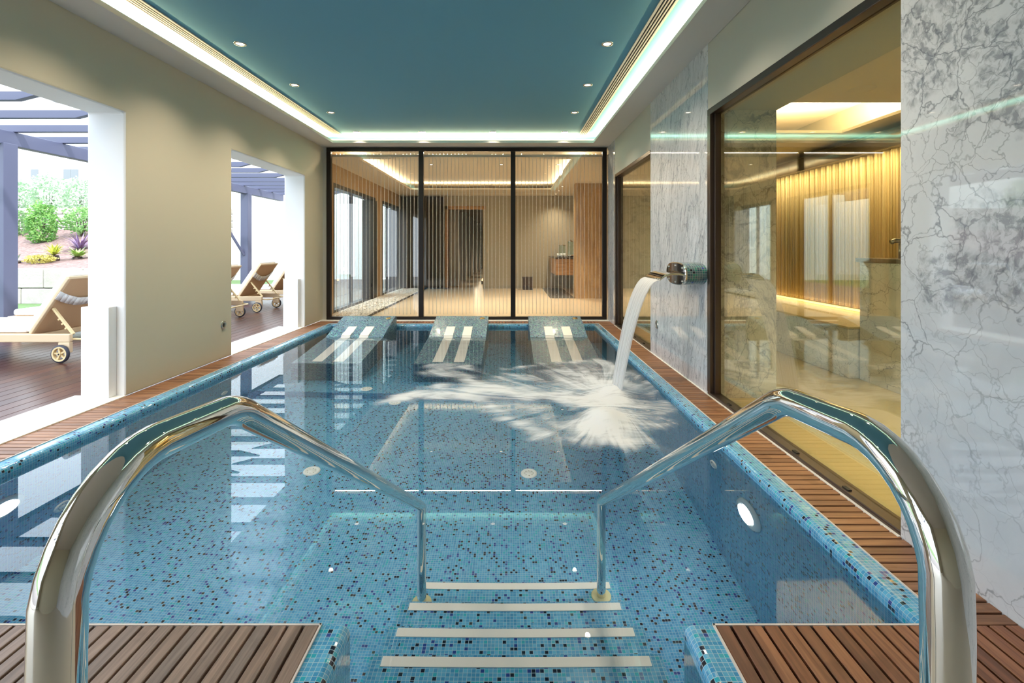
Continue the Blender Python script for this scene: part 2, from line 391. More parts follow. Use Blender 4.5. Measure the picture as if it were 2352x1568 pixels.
# ------------------------------------------------------------------ pool basin (coping + walls swept round the outline), floor
poly = [(1.397, 1.531), (1.397, 7.63), (-2.855, 7.63), (-2.855, 1.531), (-.60, 1.531), (-.60, .75), (.645, .75), (.645, 1.531)]
near = {3: .1, 5: .1, 7: .1}
prof = [(0, 0), (.06, 0)] + [(.06 + .03 * math.sin(R(a)), -.03 + .03 * math.cos(R(a))) for a in (15, 30, 45, 60, 75, 90)] + [(.09, -.2), (.09, -1.45)]
arc = [0]
for a, b in zip(prof, prof[1:]): arc.append(arc[-1] + math.dist(a, b))
def offset(o):
    L = []
    n = len(poly)
    for i in range(n):
        a, b = poly[i], poly[(i + 1) % n]; dx, dy = b[0] - a[0], b[1] - a[1]; l = math.hypot(dx, dy)
        k = o * near.get(i, 1.0); nx, ny = -dy / l, dx / l        # inward for a counter-clockwise outline
        L.append((nx, ny, nx * (a[0] + nx * k) + ny * (a[1] + ny * k)))
    out = []
    for i in range(n):
        a, b = L[i - 1], L[i]; d = a[0] * b[1] - a[1] * b[0]
        out.append(((a[2] * b[1] - a[1] * b[2]) / d, (a[0] * b[2] - a[2] * b[0]) / d))
    return out
rings = [[(x, y, z) for x, y in offset(o)] for o, z in prof]
pb = MB(); n = len(poly)
for i in range(n):
    a, b = poly[i], poly[(i + 1) % n]; alongx = abs(b[0] - a[0]) > abs(b[1] - a[1])
    for k in range(len(prof) - 1):
        q = [rings[k][i], rings[k][(i + 1) % n], rings[k + 1][(i + 1) % n], rings[k + 1][i]]
        u = [(p[0] if alongx else p[1]) for p in q]
        pb.quadp(q, [(u[0], -arc[k]), (u[1], -arc[k]), (u[2], -arc[k + 1]), (u[3], -arc[k + 1])])
basin = shade_auto(pb.build('pool_basin', M['mosaic'], fixn=False), 35); struct(basin, 'blue mosaic walls and rounded coping of the indoor pool', 'pool wall')
iw = offset(.09); IX1, IX0, IY1 = iw[0][0], iw[2][0], iw[2][1]
fl = MB()
for x0, x1, y0, y1, z in ((IX0 - .02, IX1 + .02, .7, 5.29, -1.35), (IX0 - .02, IX1 + .02, 5.29, IY1 + .02, -1.19)):
    fl.quadp([(x0, y0, z), (x1, y0, z), (x1, y1, z), (x0, y1, z)], [(x0, y0), (x1, y0), (x1, y1), (x0, y1)])
fl.quadp([(IX0 - .02, 5.29, -1.35), (IX1 + .02, 5.29, -1.35), (IX1 + .02, 5.29, -1.19), (IX0 - .02, 5.29, -1.19)], [(IX0 - .02, -1.35), (IX1 + .02, -1.35), (IX1 + .02, -1.19), (IX0 - .02, -1.19)])
struct(fl.build('pool_floor', M['mosaic'], fixn=False), 'blue mosaic floor of the pool with one low ledge', 'pool floor')
ge = MB()                                        # pale grout line between timber and tile
ge.box(1.396, 1.402, 1.531, 7.636, -.02, .005).box(-2.860, -2.854, 1.531, 7.636, -.02, .005).box(-2.86, 1.402, 7.629, 7.635, -.02, .005)
ge.box(XL, -.6, 1.531, 1.538, -.03, .005).box(.645, XR - .22, 1.531, 1.538, -.03, .005).box(-.604, -.598, .75, 1.538, -.02, .005).box(.643, .650, .75, 1.538, -.02, .005)
struct(ge.build('trim_8', M['grout']))
# water: one flat sheet
ov = [(x, y, ZW) for x, y in offset(.0905)]
wm = MB(); wm.v = ov; wm.face((0, 1, 2, 3, 4, 7)); wm.face((4, 5, 6, 7))
water = tag(wm.build('pool_water', M['water'], fixn=False, smooth=True), 'clear still water filling the indoor pool', 'water', kind='stuff')
water.cycles.is_caustics_caster = True

for o in (basin, bpy.data.objects['pool_floor']): o.cycles.is_caustics_receiver = True
# steps
NOS = [(1.075, -.035), (1.315, -.185), (1.555, -.335), (1.795, -.486), (2.03, -.64), (2.273, -.79), (2.515, -.943)]
pr = [(.76, -1.36), (.76, -.035)]; zp = -.035
for yn, z in NOS:
    if z != zp: pr.append((pr[-1][0], z))
    pr.append((yn - .014, z)); pr.append((yn - .004, z - .004)); pr.append((yn, z - .014)); zp = z
pr.append((2.515, -1.36))
steps = thing('pool_steps', 'blue mosaic steps going down into the water between the handrails', 'steps', (.02, 1.6, -.9))
so = MB().prism(pr, 'x', -.512, .556).build('step_block', M['mosaic'], steps, boxuv=True)
for yn, z in NOS[3:]:
    MB().box(-.468, .512, yn - .058, yn - .016, z - .01, z + .004).build('nosing_strip', M['white_stone'], steps, bevel=.002)

# ------------------------------------------------------------------ handrails
def handrail(x, y0, label):
    rt = thing('handrail', label, 'handrail', (x, y0, 0)); pts = [(x, y0, 0.004), (x, y0, .40), (x, y0, .80)]
    for a in range(10, 91, 10): pts.append((x, y0 + .125 - .125 * math.cos(R(a)), .84 + .122 * math.sin(R(a))))
    def curve(p, c, q, n=6):
        return [tuple(((1 - s) ** 2 * p[i] + 2 * s * (1 - s) * c[i] + s * s * q[i]) for i in range(3)) for s in [k / n for k in range(n + 1)]]
    ap = (x, y0 + .305, .945); d1 = (x, y0 + .27, .951); d2 = (x, y0 + .333, .926)
    pts += curve(d1, ap, d2)
    e = (x, y0 + 1.91, -.070); a1 = (x, y0 + 1.875, -.048); a2 = (x, y0 + 1.91, -.11)
    pts += curve(a1, e, a2); pts += [(x, y0 + 1.91, -.5), (x, y0 + 1.91, -.938)]
    MB().tube(pts, .0225, 32, False).build('tube', M['chrome'], rt, smooth=True)
    MB().lathe([(0, .010), (.044, .010), (.049, .006), (.049, 0), (0, 0)], (x, y0 + 1.91, -.943)).build('flange', M['flange'], rt, smooth=True)
    MB().lathe([(0, .018), (.028, .018), (.046, .010), (.048, 0), (0, 0)], (x, y0, .004)).build('flange', M['chrome'], rt, smooth=True)
handrail(-.434, .463, 'polished steel handrail on the left of the pool steps, in front of the greyer deck')
handrail(.455, .503, 'polished steel handrail on the right of the pool steps, in front of the marble wall')

# ------------------------------------------------------------------ tiled loungers in the pool
LP = [(7.54, -.3), (7.54, .10), (7.525, .128), (7.49, .14), (7.3, .105), (7.0, .03), (6.75, -.045), (6.45, -.17), (6.15, -.33), (5.9, -.44), (5.69, -.498), (5.67, -.52), (5.67, -1.2), (7.54, -1.2)]
def lz(y):
    pts = sorted(LP[3:11])
    return float(np.interp(y, [p[0] for p in pts], [p[1] for p in pts]))
for cx, lab in ((-2.17, 'submerged mosaic lounger in the far corner beside the open terrace wall'),
                (-.735, 'submerged mosaic lounger in the middle of the three under the bead partition'),
                (.683, 'submerged mosaic lounger nearest the falling water')):
    rt = thing('pool_lounger', lab, 'pool lounger', (cx, 6.6, -1.19), 'tiled loungers along the far edge of the pool')
    mb = MB(); n = len(LP); hw = .40
    al = [0]
    for a, b in zip(LP, LP[1:]): al.append(al[-1] + math.dist(a, b))
    for i in range(n - 1):
        a, b = LP[i], LP[i + 1]
        mb.quadp([(cx - hw, *a), (cx + hw, *a), (cx + hw, *b), (cx - hw, *b)], [(cx - hw, al[i]), (cx + hw, al[i]), (cx + hw, al[i + 1]), (cx - hw, al[i + 1])])
    for s in (-hw, hw):
        core = [p for p in LP]
        mb.quadp([(cx + s, *p) for p in core], [p for p in core])
    shade_auto(mb.build('body', M['mosaic_chair'], rt), 50)
    for s in (-.127, .127):
        sm = MB(); ys = np.linspace(7.06, 5.74, 14)
        for y0_, y1_ in zip(ys, ys[1:]):
            sm.quadp([(cx + s - .062, y0_, lz(y0_) + .004), (cx + s + .062, y0_, lz(y0_) + .004), (cx + s + .062, y1_, lz(y1_) + .004), (cx + s - .062, y1_, lz(y1_) + .004)])
        o = sm.build('slatted_strip', M['white_stone'], rt)
        sd = o.modifiers.new('solid', 'SOLIDIFY'); sd.thickness = .012
    ro = MB().lathe([(0, .012), (.018, .012), (.022, .006), (.034, .008), (.042, 0), (0, 0)], (cx + .31, 7.38, lz(7.38)), (0, -.2, 1)).build('rosette', M['gold'], rt, smooth=True)

for o in bpy.data.objects:
    if o.name.split('.')[0] in ('step_block', 'nosing_strip', 'body', 'slatted_strip', 'flange'): o.cycles.is_caustics_receiver = True
# ------------------------------------------------------------------ pool lamps, jets, floor inlets
def pool_lamp(x, y, z, ax, label, power):
    rt = thing('pool_lamp', label, 'pool lamp', (x, y, z))
    MB().lathe([(.078, .012), (.085, .022), (.115, .018), (.124, .006), (.124, 0), (.07, 0), (.07, .008), (.078, .012)], (x, y, z), ax).build('bezel', M['white_plastic'], rt, smooth=True)
    MB().lathe([(0, .014), (.05, .013), (.078, .009), (.078, 0)], (x, y, z), ax).build('lens', M['pool_lens'], rt, smooth=True)
    lamp('lamp_light', 'AREA', (x + ax[0] * .03, y + ax[1] * .03, z), power, (.92, .98, 1), Vector(ax).to_track_quat('-Z', 'Y').to_euler(), rt, shape='DISK', size=.15, spread=R(180))
pool_lamp(IX1, 2.635, -.50, (-1, 0, 0), 'lit round underwater lamp in the right pool wall', 4)
pool_lamp(IX0, 2.62, -.50, (1, 0, 0), 'lit round underwater lamp in the left pool wall', 4)
def jet(x, y, z, ax, r, label, nm='pool_jet', cat='pool jet'):
    rt = thing(nm, label, cat, (x, y, z))
    MB().lathe([(r * .62, .004), (r * .7, .010), (r * .95, .008), (r, 0)], (x, y, z), ax).build('ring', M['white_plastic'], rt, smooth=True)
    MB().lathe([(0, .012), (r * .3, .011), (r * .36, .006), (r * .62, .004)], (x, y, z), ax).build('nozzle', M['white_plastic'], rt, smooth=True)
    hm = MB()
    u = Vector(ax).orthogonal().normalized(); v = Vector(ax).cross(u)
    for k in range(8):
        a = k * math.pi / 4; c = Vector((x, y, z)) + (u * math.cos(a) + v * math.sin(a)) * r * .5
        hm.lathe([(0, .0075), (r * .06, .0075), (r * .06, .003)], c, ax, 8)
    hm.build('holes', M['steel'], rt)
    for c in rt.children: c.cycles.is_caustics_receiver = True
jet(IX1, 3.10, -.40, (-1, 0, 0), .045, 'small white jet in the right pool wall beyond the lamp')
jet(IX0, 2.98, -.95, (1, 0, 0), .055, 'small white jet low in the left pool wall beside the lamp')
jet(IX0, 4.675, -.62, (1, 0, 0), .05, 'small white jet in the left pool wall under the beige pier')
for x, y, z, lab in ((.152, 3.88, -1.35, 'round white floor inlet in the middle of the pool in front of the foam'), (-1.58, 3.85, -1.35, 'round white floor inlet beside the left handrail slope'),
                     (-1.61, 5.42, -1.19, 'round white floor inlet on the ledge in front of the corner lounger'), (-1.24, 5.20, -1.35, 'round white floor inlet at the foot of the floor ledge')):
    jet(x, y, z, (0, 0, 1), .066, lab, 'floor_inlet', 'floor inlet')

# ------------------------------------------------------------------ ceiling lights, vents
def downlight(x, y, z, label, power=95, r=.052, kind='SPOT', grp='downlights in the teal ceiling', col=(1, .84, .62)):
    rt = thing('ceiling_downlight', label, 'downlight', (x, y, z), grp)
    MB().lathe([(r * .66, 0.004), (r * .7, -.006), (r * .95, -.006), (r, 0)], (x, y, z), n=24).build('ring', M['steel'], rt, smooth=True)
    MB().lathe([(0, -.002), (r * .66, -.001), (r * .66, .004)], (x, y, z), n=24).build('lens', M['lens'], rt, smooth=True)
    if power:
        l = lamp('downlight_beam', 'SPOT', (x, y, z - .012), power, col, (0, 0, 0), rt, spot_size=R(120), spot_blend=1.0, shadow_soft_size=.025)
        l.data.cycles.is_caustics_light = True
near_words = {0: 'nearest', 1: 'second', 2: 'third'}
for k, y in enumerate((4.27, 5.35, 6.435)):
    downlight(-2.385, y, ZC, 'small lit downlight, %s of the row along the left ceiling vent' % near_words[k])
    downlight(.859, y, ZC, 'small lit downlight, %s of the row along the right ceiling vent' % near_words[k])
for x, lab in ((-2.385, 'leftmost in the row over the bead partition'), (-1.366, 'second from left in the row over the bead partition'), (-.268, 'third from left in the row over the bead partition'), (.852, 'rightmost in the row over the bead partition')):
    downlight(x, 7.525, ZC, 'small lit downlight, ' + lab, 30)
for y in (3.19, 2.11):         # the rows go on overhead, out of the picture
    downlight(-2.385, y, ZC, 'small lit downlight overhead in the row along the left ceiling vent')
    downlight(.859, y, ZC, 'small lit downlight overhead in the row along the right ceiling vent')
for x0, x1, lab in ((-2.785, -2.675, 'long slotted air vent along the left edge of the teal ceiling'), (1.10, 1.21, 'long slotted air vent along the right edge of the teal ceiling')):
    rt = thing('air_vent', lab, 'air vent', ((x0 + x1) / 2, 7.66, ZC))
    MB().box(x0, x1, 1.0, 7.66, ZC - .004, ZC).build('backing', M['black'], rt)
    fm = MB(); wv = (x1 - x0)
    for c in (0, .27, .5, .73, 1):
        hw = .010 if c in (0, 1) else .0055
        fm.box(x0 + c * wv - hw, x0 + c * wv + hw, 1.0, 7.66, ZC - .012, ZC - .003)
    fm.box(x0, x1, 7.655, 7.665, ZC - .012, ZC)
    fm.build('frame', M['soffit'], rt)

# ------------------------------------------------------------------ back partition window_1
def pane_frame_back():
    rt = bpy.data.objects.new('window_1', None); C.objects.link(rt); rt.location = (-.7, 8, 0); struct(rt, 'dark framed glass partition at the far end of the pool with beads behind', 'partition')
    fb = MB(); y0, y1 = 7.97, 8.04
    fb.box(-3.03, 1.597, y0, y1, 2.79, 2.852).box(-3.03, 1.597, y0, y1, .012, .058)
    for a, b in ((-3.03, -2.957), (-1.51, -1.43), (.01, .09), (1.525, 1.597)): fb.box(a, b, y0, y1, .058, 2.79)
    fb.build('window_frame', M['frame'], rt, bevel=.004)
    for a, b in ((-2.957, -1.51), (-1.43, .01), (.09, 1.525)):
        MB().box(a, b, 8.0, 8.012, .058, 2.79).build('window_pane', M['glass_clear'], rt)
pane_frame_back()
def side_window(nm, y0, y1, lab):
    rt = bpy.data.objects.new(nm, None); C.objects.link(rt); rt.location = (XR, (y0 + y1) / 2, 0); struct(rt, lab, 'window')
    fb = MB(); x0, x1 = XR - .004, XR + .085
    fb.box(x0, x1, y0, y1, 2.275, 2.325).box(x0 + .004, x1, y0, y1, 0.0, .028)
    fb.box(x0 + .03, x1, y0, y0 + .008, .028, 2.275).box(x0, x1, y1 - .06, y1, .028, 2.275)
    fb.box(x0 + .03, x1 - .01, y1 - .085, y1 - .06, .028, 2.275)
    fb.build('window_frame', M['frame_bronze'], rt, bevel=.004)
    MB().box(XR + .055, XR + .067, y0 + .006, y1 - .06, .028, 2.275).build('window_pane', M['glass_gold'], rt)
    vm = MB()
    for yy in np.arange(y0 + .35, y1 - .1, .42): vm.box(XR + .012, XR + .03, yy - .022, yy + .022, .028, .034)
    vm.build('drain_slots', M['black'], rt)
side_window('window_2', 1.997, 3.953, 'large gold tinted window between the two marble piers')
side_window('window_3', 5.56, 7.45, 'narrow looking gold tinted window beyond the marble pier')

# ------------------------------------------------------------------ bead curtain
bd = MB(); xs = np.arange(-2.93, 1.54, .0625)
for x in xs:
    if any(abs(x - c) < .05 for c in (-1.47, .05)): continue
    bd.tube([(x, 8.16, .07), (x, 8.16, 2.79)], .0009, 4, False)
    z = 2.775 - random.uniform(0, .02)
    while z > .08:
        r = .0082; b = len(bd.v)
        bd.v += [(x, 8.16, z + r * 1.2), (x + r, 8.16, z), (x, 8.16 + r, z), (x - r, 8.16, z), (x, 8.16 - r, z), (x, 8.16, z - r * 1.2)]
        for k in range(4):
            bd.face((b, b + 1 + k, b + 1 + (k + 1) % 4)); bd.face((b + 5, b + 1 + (k + 1) % 4, b + 1 + k))
        z -= .0205
bead_m = NT('crystal_beads').pbr((.96, .95, .92, 1), .1, **{'Specular IOR Level': 1.0})
tag(bd.build('bead_curtain', bead_m, fixn=False), 'curtain of crystal bead strings hanging behind the far glass partition', 'bead curtain', kind='stuff')

# ------------------------------------------------------------------ relaxation room behind the partition
RB = 14.2
M['relax_wall'] = paint('olive_grey_wall', (178, 168, 146), .03)
M['relax_floor'] = paint('cream_floor', (228, 208, 178), .05, .3)
M['relax_ceiling'] = paint('cream_ceiling', (234, 222, 202), .02)
struct(MB().box(-3.4, 2.4, 8.04, 30, -.08, 0).build('floor', M['relax_floor']))
struct(MB().box(.95, 1.54, 11.45, 14.2, -.001, .004).build('floor', flat('grey_floor_tile', (128, 124, 116), .2)))
struct(grid_wall('wall_left', M['panel_wood'], 'x', -3.42, -3.2, 8.06, 14.3, 0, 3.1, [(8.75, 11.5, -1, 2.38), (12.1, 14.0, -1, 2.38)], 0))
struct(grid_wall('wall_back', M['relax_wall'], 'y', RB, RB + .2, -3.4, 2.6, 0, 3.1, [(-1.81, -.80, -1, 2.32)], 0))
struct(MB().box(2.2, 2.6, 8.1, 11.43, 0, 3.1).build('wall_right', M['panel_wood']) )
struct(MB().box(2.18, 2.5, 11.43, 14.2, 0, 3.1).build('wall_right', M['panel_wood']))
struct(MB().box(1.545, 2.18, 11.43, 11.72, 0, 3.1).build('wall_right', M['panel_wood']))
rc = MB(); rc.box(-3.2, 2.3, 8.1, RB, 2.92, 3.05)
struct(rc.build('ceiling', M['relax_ceiling']))
rs = MB()
for x0, x1, y0, y1 in ((-3.2, -2.6, 8.1, RB), (1.07, 2.2, 8.1, RB), (-2.6, 1.07, 12.66, RB), (-2.6, 1.07, 8.1, 8.3)): rs.box(x0, x1, y0, y1, 2.72, 2.76)
struct(rs.build('ceiling', M['relax_ceiling']))
for x, lab in ((-1.63, 'left'), (-.18, 'middle'), (1.0, 'right')):
    downlight(x, 10.0, 2.92, 'warm downlight seen through the beads in the far room, %s of three' % lab, 220, .05, grp='downlights in the far room ceiling')
for y, lab in ((12.0, 'nearest'), (12.9, 'middle'), (13.7, 'farthest')):
    downlight(1.3, y, 2.72, 'warm downlight over the far room drinks counter, %s of three' % lab, 90, .05, grp='downlights over the drinks counter')
# corridor beyond
cm = MB(); cm.box(-2.15, -1.95, RB + .2, 28, 0, 2.6).box(-.80, -.6, RB + .2, 28, 0, 2.6).box(-2.1, -.7, 28, 28.1, 0, 2.6)
struct(cm.build('wall_corridor', flat('dark_corridor', (84, 74, 62), .6)))
struct(MB().box(-2.2, -.6, RB + .2, 28.1, 2.5, 2.6).build('ceiling', flat('corridor_ceiling', (120, 108, 92), .7)))
for k in range(5):
    yy = 15.2 + k * 2.6
    o = MB().box(-1.95, -1.62, yy, yy + .5, 0, 2.5).build('pillar', paint('pale_pillar', (196, 190, 184)))
    struct(o)
for k in range(5):
    yy = 16 + k * 2.4
    rt = thing('candle_lantern', 'small lit lantern on the corridor floor beyond the beads, %s from the doorway' % ('first', 'second', 'third', 'fourth', 'fifth')[k], 'lantern', (-.9, yy, 0), 'lanterns along the corridor')
    MB().box(-.95, -.85, yy - .05, yy + .05, 0, .1).build('case', M['brown'], rt)
    MB().lathe([(0, .19), (.02, .17), (.035, .13), (.03, .10), (0, .10)], (-.9, yy, 0)).build('flame', M['led'], rt, smooth=True)
    lamp('lantern_light', 'POINT', (-1.1, yy, .5), 5, WARM, parent=rt, shadow_soft_size=.05)
df = MB(); df.box(-1.90, -1.81, RB - .02, RB + .22, 0, 2.42).box(-1.90, -.72, RB - .02, RB + .22, 2.32, 2.42)
struct(df.build('door_1', M['oak']))
# grey drapes
dm = MB(); pts = []
for i in range(121):
    x = -3.18 + i * (1.27 / 120); pts.append((x, RB - .12 + .045 * math.sin(i * .62) + .01 * math.sin(i * 1.7)))
for (a, b) in zip(pts, pts[1:]): dm.quadp([(a[0], a[1], .02), (b[0], b[1], .02), (b[0], b[1], 2.68), (a[0], a[1], 2.68)])
o = dm.build('drape', flat('charcoal_curtain', (104, 100, 94), .9), smooth=True); o.modifiers.new('s', 'SOLIDIFY').thickness = .006
tag(o, 'charcoal floor length drape hanging left of the far corridor doorway', 'curtain')
# glazed doors on the left
def glazed(nm, y0, y1, lab):
    rt = bpy.data.objects.new(nm, None); C.objects.link(rt); rt.location = (-3.3, (y0 + y1) / 2, 0); struct(rt, lab, 'glass door')
    fb = MB(); fb.box(-3.36, -3.2, y0, y1, 2.30, 2.38).box(-3.36, -3.2, y0, y0 + .07, 0, 2.3).box(-3.42, -3.16, y1 - .34, y1, 0, 2.3).box(-3.36, -3.22, y0, y1, 0, .05)
    ym = (y0 + y1) / 2 - .1; fb.box(-3.33, -3.27, ym - .03, ym + .03, .05, 2.3)
    fb.build('door_frame', M['frame'], rt, bevel=.004)
    MB().box(-3.305, -3.295, y0 + .07, y1 - .34, .05, 2.3).build('door_pane', M['glass_door'], rt)
glazed('door_2', 8.75, 11.5, 'dark framed glass door nearest the pool in the far room')
glazed('door_3', 12.1, 14.0, 'dark framed glass door beside the drapes in the far room')
# pebble bed
pm = MB()
for i in range(2600):
    x, y = random.uniform(-3.13, -2.47), random.uniform(8.3, 13.9); r = random.uniform(.018, .034)
    pm.blob((x, y, .014 + random.uniform(0, .012)), r, r * random.uniform(.7, 1), r * .6, 5, 3)
tag(pm.build('pebbles', flat('white_pebbles', (236, 230, 220), .6), fixn=False), 'bed of white pebbles along the glass doors of the far room', 'pebbles', kind='stuff')
tag(MB().box(-2.455, -2.43, 8.12, 14.15, 0, .03).build('edging_strip', M['frame'], bevel=.003), 'thin dark metal edging beside the white pebbles', 'edging')
# drinks counter
rt = thing('counter_unit', 'floating oak counter with dark top in the far room niche', 'counter', (1.5, 13.1, .5))
MB().box(1.16, 2.15, 12.22, 14.15, .5, .92).build('body', M['oak'], rt, bevel=.006)
MB().box(1.13, 2.16, 12.19, 14.17, .92, .955).build('top', flat('dark_stone', (70, 62, 56), .25), rt, bevel=.004)
MB().box(1.155, 1.162, 12.3, 13.1, .54, .88).build('drawer', M['oak'], rt, bevel=.003)
def dispenser(x, y, h, lab):
    rt = thing('drink_dispenser', lab, 'drink dispenser', (x, y, .955), 'drink dispensers on the counter')
    MB().lathe([(.0, 0), (.095, 0), (.095, .05), (.085, .06), (0, .06)], (x, y, .955)).build('base', M['chrome'], rt, smooth=True)
    MB().lathe([(.08, .06), (.082, h), (.078, h), (.076, .07)], (x, y, .955)).build('jar', M['glass_door'], rt, smooth=True)
    MB().lathe([(0, h + .05), (.02, h + .045), (.02, h + .02), (.086, h + .015), (.086, h), (0, h)], (x, y, .955)).build('lid', M['chrome'], rt, smooth=True)
    MB().tube([(x, y - .09, 1.0), (x, y - .14, 1.0), (x, y - .145, .975)], .012, 8).build('tap', M['chrome'], rt, smooth=True)
dispenser(1.36, 12.6, .30, 'shorter glass drink dispenser at the left end of the oak counter')
dispenser(1.60, 12.75, .40, 'taller glass drink dispenser beside the pale panelled pier')
for k, (x, y) in enumerate(((1.24, 12.42), (1.32, 12.36), (1.40, 12.40))):
    rt = tag(MB().lathe([(0, 0), (.028, 0), (.034, .1), (.031, .1), (.026, .005), (0, .005)], (x, y, .955)).build('drinking_glass', M['white_plastic'], smooth=True), 'small white tumbler on the far room counter, %s of three' % ('left', 'middle', 'right')[k], 'tumbler', 'tumblers on the counter')
rt = thing('waste_bin', 'dark brown square bin standing against the far room back wall', 'bin', (.5, 13.85, 0))
MB().prism([(.36, 13.70), (.64, 13.70), (.64, 13.98), (.36, 13.98)], 'z', 0, .33).build('body', M['brown'], rt, bevel=.01)
MB().box(.35, .65, 13.69, 13.99, .33, .36).build('rim', M['brown'], rt, bevel=.005)
# outer walls of that wing
struct(MB().box(2.4, 2.6, 14.2, 14.4, 0, 3.1).build('wall_right', M['relax_wall']))

# ------------------------------------------------------------------ hydrotherapy room seen through the gold windows
M['sand'] = paint('sand_floor', (206, 192, 150), .12, .25)
M['gold_curtain'] = None
t = NT('gold_string_curtain'); p = t.pos(); sp = t.n('SeparateXYZ', {0: p})
st = t.noise(t.vmath('MULTIPLY', p, (8, 90, .2)), 1, 3, .6)
M['gold_curtain'] = t.pbr(t.ramp(st, [(.35, srgb(186, 160, 108)), (.65, srgb(232, 208, 154))]), .5)
struct(MB().box(2.18, 4.3, -1.0, 8.5, -.15, -.08).build('floor', M['sand']))
struct(MB().box(1.66, 2.2, 1.997, 3.953, -.15, -.03).build('floor', M['sand']))
struct(MB().box(1.66, 2.2, 5.56, 7.45, -.15, -.03).build('floor', M['sand']))
struct(MB().box(4.25, 4.4, -1.2, 8.7, -.1, 3.1).build('wall_right', M['relax_wall']))
struct(MB().box(2.0, 4.4, 8.5, 8.7, -.1, 3.1).build('wall_back', M['relax_wall']))
struct(MB().box(2.0, 4.4, -1.2, -1.0, -.1, 3.1).build('wall_near', M['relax_wall']))
hs = MB()
for x0, x1, y0, y1 in ((1.66, 2.58, 1.9, 3.953), (1.66, 2.58, 5.56, 7.45), (2.18, 2.58, -1, 8.5), (2.58, 3.85, -1, 4.43), (2.58, 3.85, 5.6, 8.5), (3.85, 4.25, -1, 8.5)): hs.box(x0, x1, y0, y1, 2.53, 2.56)
struct(hs.build('ceiling', M['relax_ceiling']))
struct(MB().box(1.66, 4.3, -1, 8.5, 2.95, 3.05).build('ceiling', M['relax_ceiling']))
struct(MB().box(4.08, 4.25, -1, 8.5, 2.28, 2.45).build('trim_9', flat('brown_pelmet', (88, 78, 64), .5)))
gm = MB(); P = [(4.20 + .022 * math.sin(i * 1.05), 4.72 + i * .02) for i in range(190)]
for a, b in zip(P, P[1:]): gm.quadp([(a[0], a[1], .47), (b[0], b[1], .47), (b[0], b[1], 2.29), (a[0], a[1], 2.29)])
o = gm.build('string_curtain', M['gold_curtain'], smooth=True); o.modifiers.new('s', 'SOLIDIFY').thickness = .004
tag(o, 'golden pleated curtain along the wall behind the large tinted window', 'curtain')
rt = thing('marble_bench', 'long marble bench under the golden curtain behind the tinted window', 'bench', (3.75, 6.6, -.08))
MB().box(3.3, 4.17, 4.72, 8.48, -.08, .41).build('body', M['marble_dim'], rt, bevel=.01)
MB().box(3.29, 4.18, 4.71, 8.49, .41, .43).build('seat_slab', M['sand'], rt, bevel=.004)
MB().box(4.16, 4.18, 4.75, 8.45, .435, .46).build('light_strip', M['led'], rt)
rt = thing('marble_podium', 'tall marble podium with a dark ledge behind the tinted window', 'podium', (3.9, 4.4, -.08))
MB().box(3.4, 4.22, 4.05, 4.70, -.08, 1.06).build('body', M['marble_dim'], rt, bevel=.005)
MB().box(3.37, 4.23, 4.02, 4.72, 1.06, 1.10).build('ledge', flat('dark_ledge', (96, 86, 72), .3), rt, bevel=.004)
rt = thing('grab_rail', 'short steel grab rail standing on the marble podium ledge', 'grab rail', (3.85, 4.35, 1.10))
MB().tube([(3.47, 4.4, 1.25), (3.5, 4.4, 1.262), (4.1, 4.4, 1.262), (4.13, 4.4, 1.25)], .022, 12).build('bar', M['steel'], rt, smooth=True)
for x in (3.55, 4.05): MB().tube([(x, 4.4, 1.10), (x, 4.4, 1.25)], .012, 10).build('post', M['steel'], rt, smooth=True)
rt = tag(MB().lathe([(0, -.012), (.085, -.012), (.10, 0)], (2.95, 4.05, 2.53)).build('ceiling_speaker', M['relax_ceiling'], smooth=True), 'round ceiling speaker in the soffit behind the tinted window', 'speaker')
jet(2.45, 4.35, -.08, (0, 0, 1), .075, 'round pale floor inlet on the sand floor behind the tinted window', 'floor_inlet', 'floor inlet')

for y in (.4, 1.5, 2.6): downlight(3.0, y, 2.53, 'added fill lamp in the tinted window room, out of view behind the near marble wall', 130, grp='added fill lamps in the tinted window room', col=(1, .88, .66))  # hidden lamps added to brighten that room's floor and curtain
# ------------------------------------------------------------------ water cannon
rt = thing('water_spout', 'mosaic clad water spout with steel blade on the marble pier', 'water spout', (XR, 4.2, .977))
bm_ = MB(); N = 40
def oval(x, sy=1.0, sz=1.0):
    out = []
    for k in range(N):
        a = 2 * math.pi * k / N; c, s = math.cos(a), math.sin(a); e = .72
        out.append((x, 4.2 + .246 * sy * math.copysign(abs(c) ** e, c), .977 + .097 * sz * math.copysign(abs(s) ** e, s)))
    return out
A, B = oval(XR), oval(1.45); per = [0]
for k in range(N): per.append(per[-1] + math.dist(A[k], A[(k + 1) % N]))
for k in range(N):
    j = (k + 1) % N
    bm_.quadp([A[k], A[j], B[j], B[k]], [(per[k], 0), (per[k + 1], 0), (per[k + 1], .165), (per[k], .165)])
shade_auto(bm_.build('housing', M['mosaic_spout'], rt), 50)
em = MB(); E0, E1, E2 = oval(1.452, 1.0, 1.0), oval(1.440, 1.0, 1.0), oval(1.436, .96, .93)
for P0, P1 in ((E0, E1), (E1, E2)):
    for k in range(N): em.quadp([P0[k], P0[(k + 1) % N], P1[(k + 1) % N], P1[k]])
em.quadp(E2); em.build('end_plate', M['chrome'], rt)
for yy, zz in ((4.03, 1.03), (4.2, 1.045), (4.37, 1.03), (4.03, .92), (4.2, .905), (4.37, .92)):
    MB().lathe([(0, .008), (.008, .007), (.012, 0)], (1.436, yy, zz), (-1, 0, 0), 12).build('screw', M['steel'], rt, smooth=True)
tm = MB(); prf = [(1.445, .985, .985), (1.39, .99, .975), (1.33, .99, .968), (1.28, .975, .958), (1.235, .942, .936)]
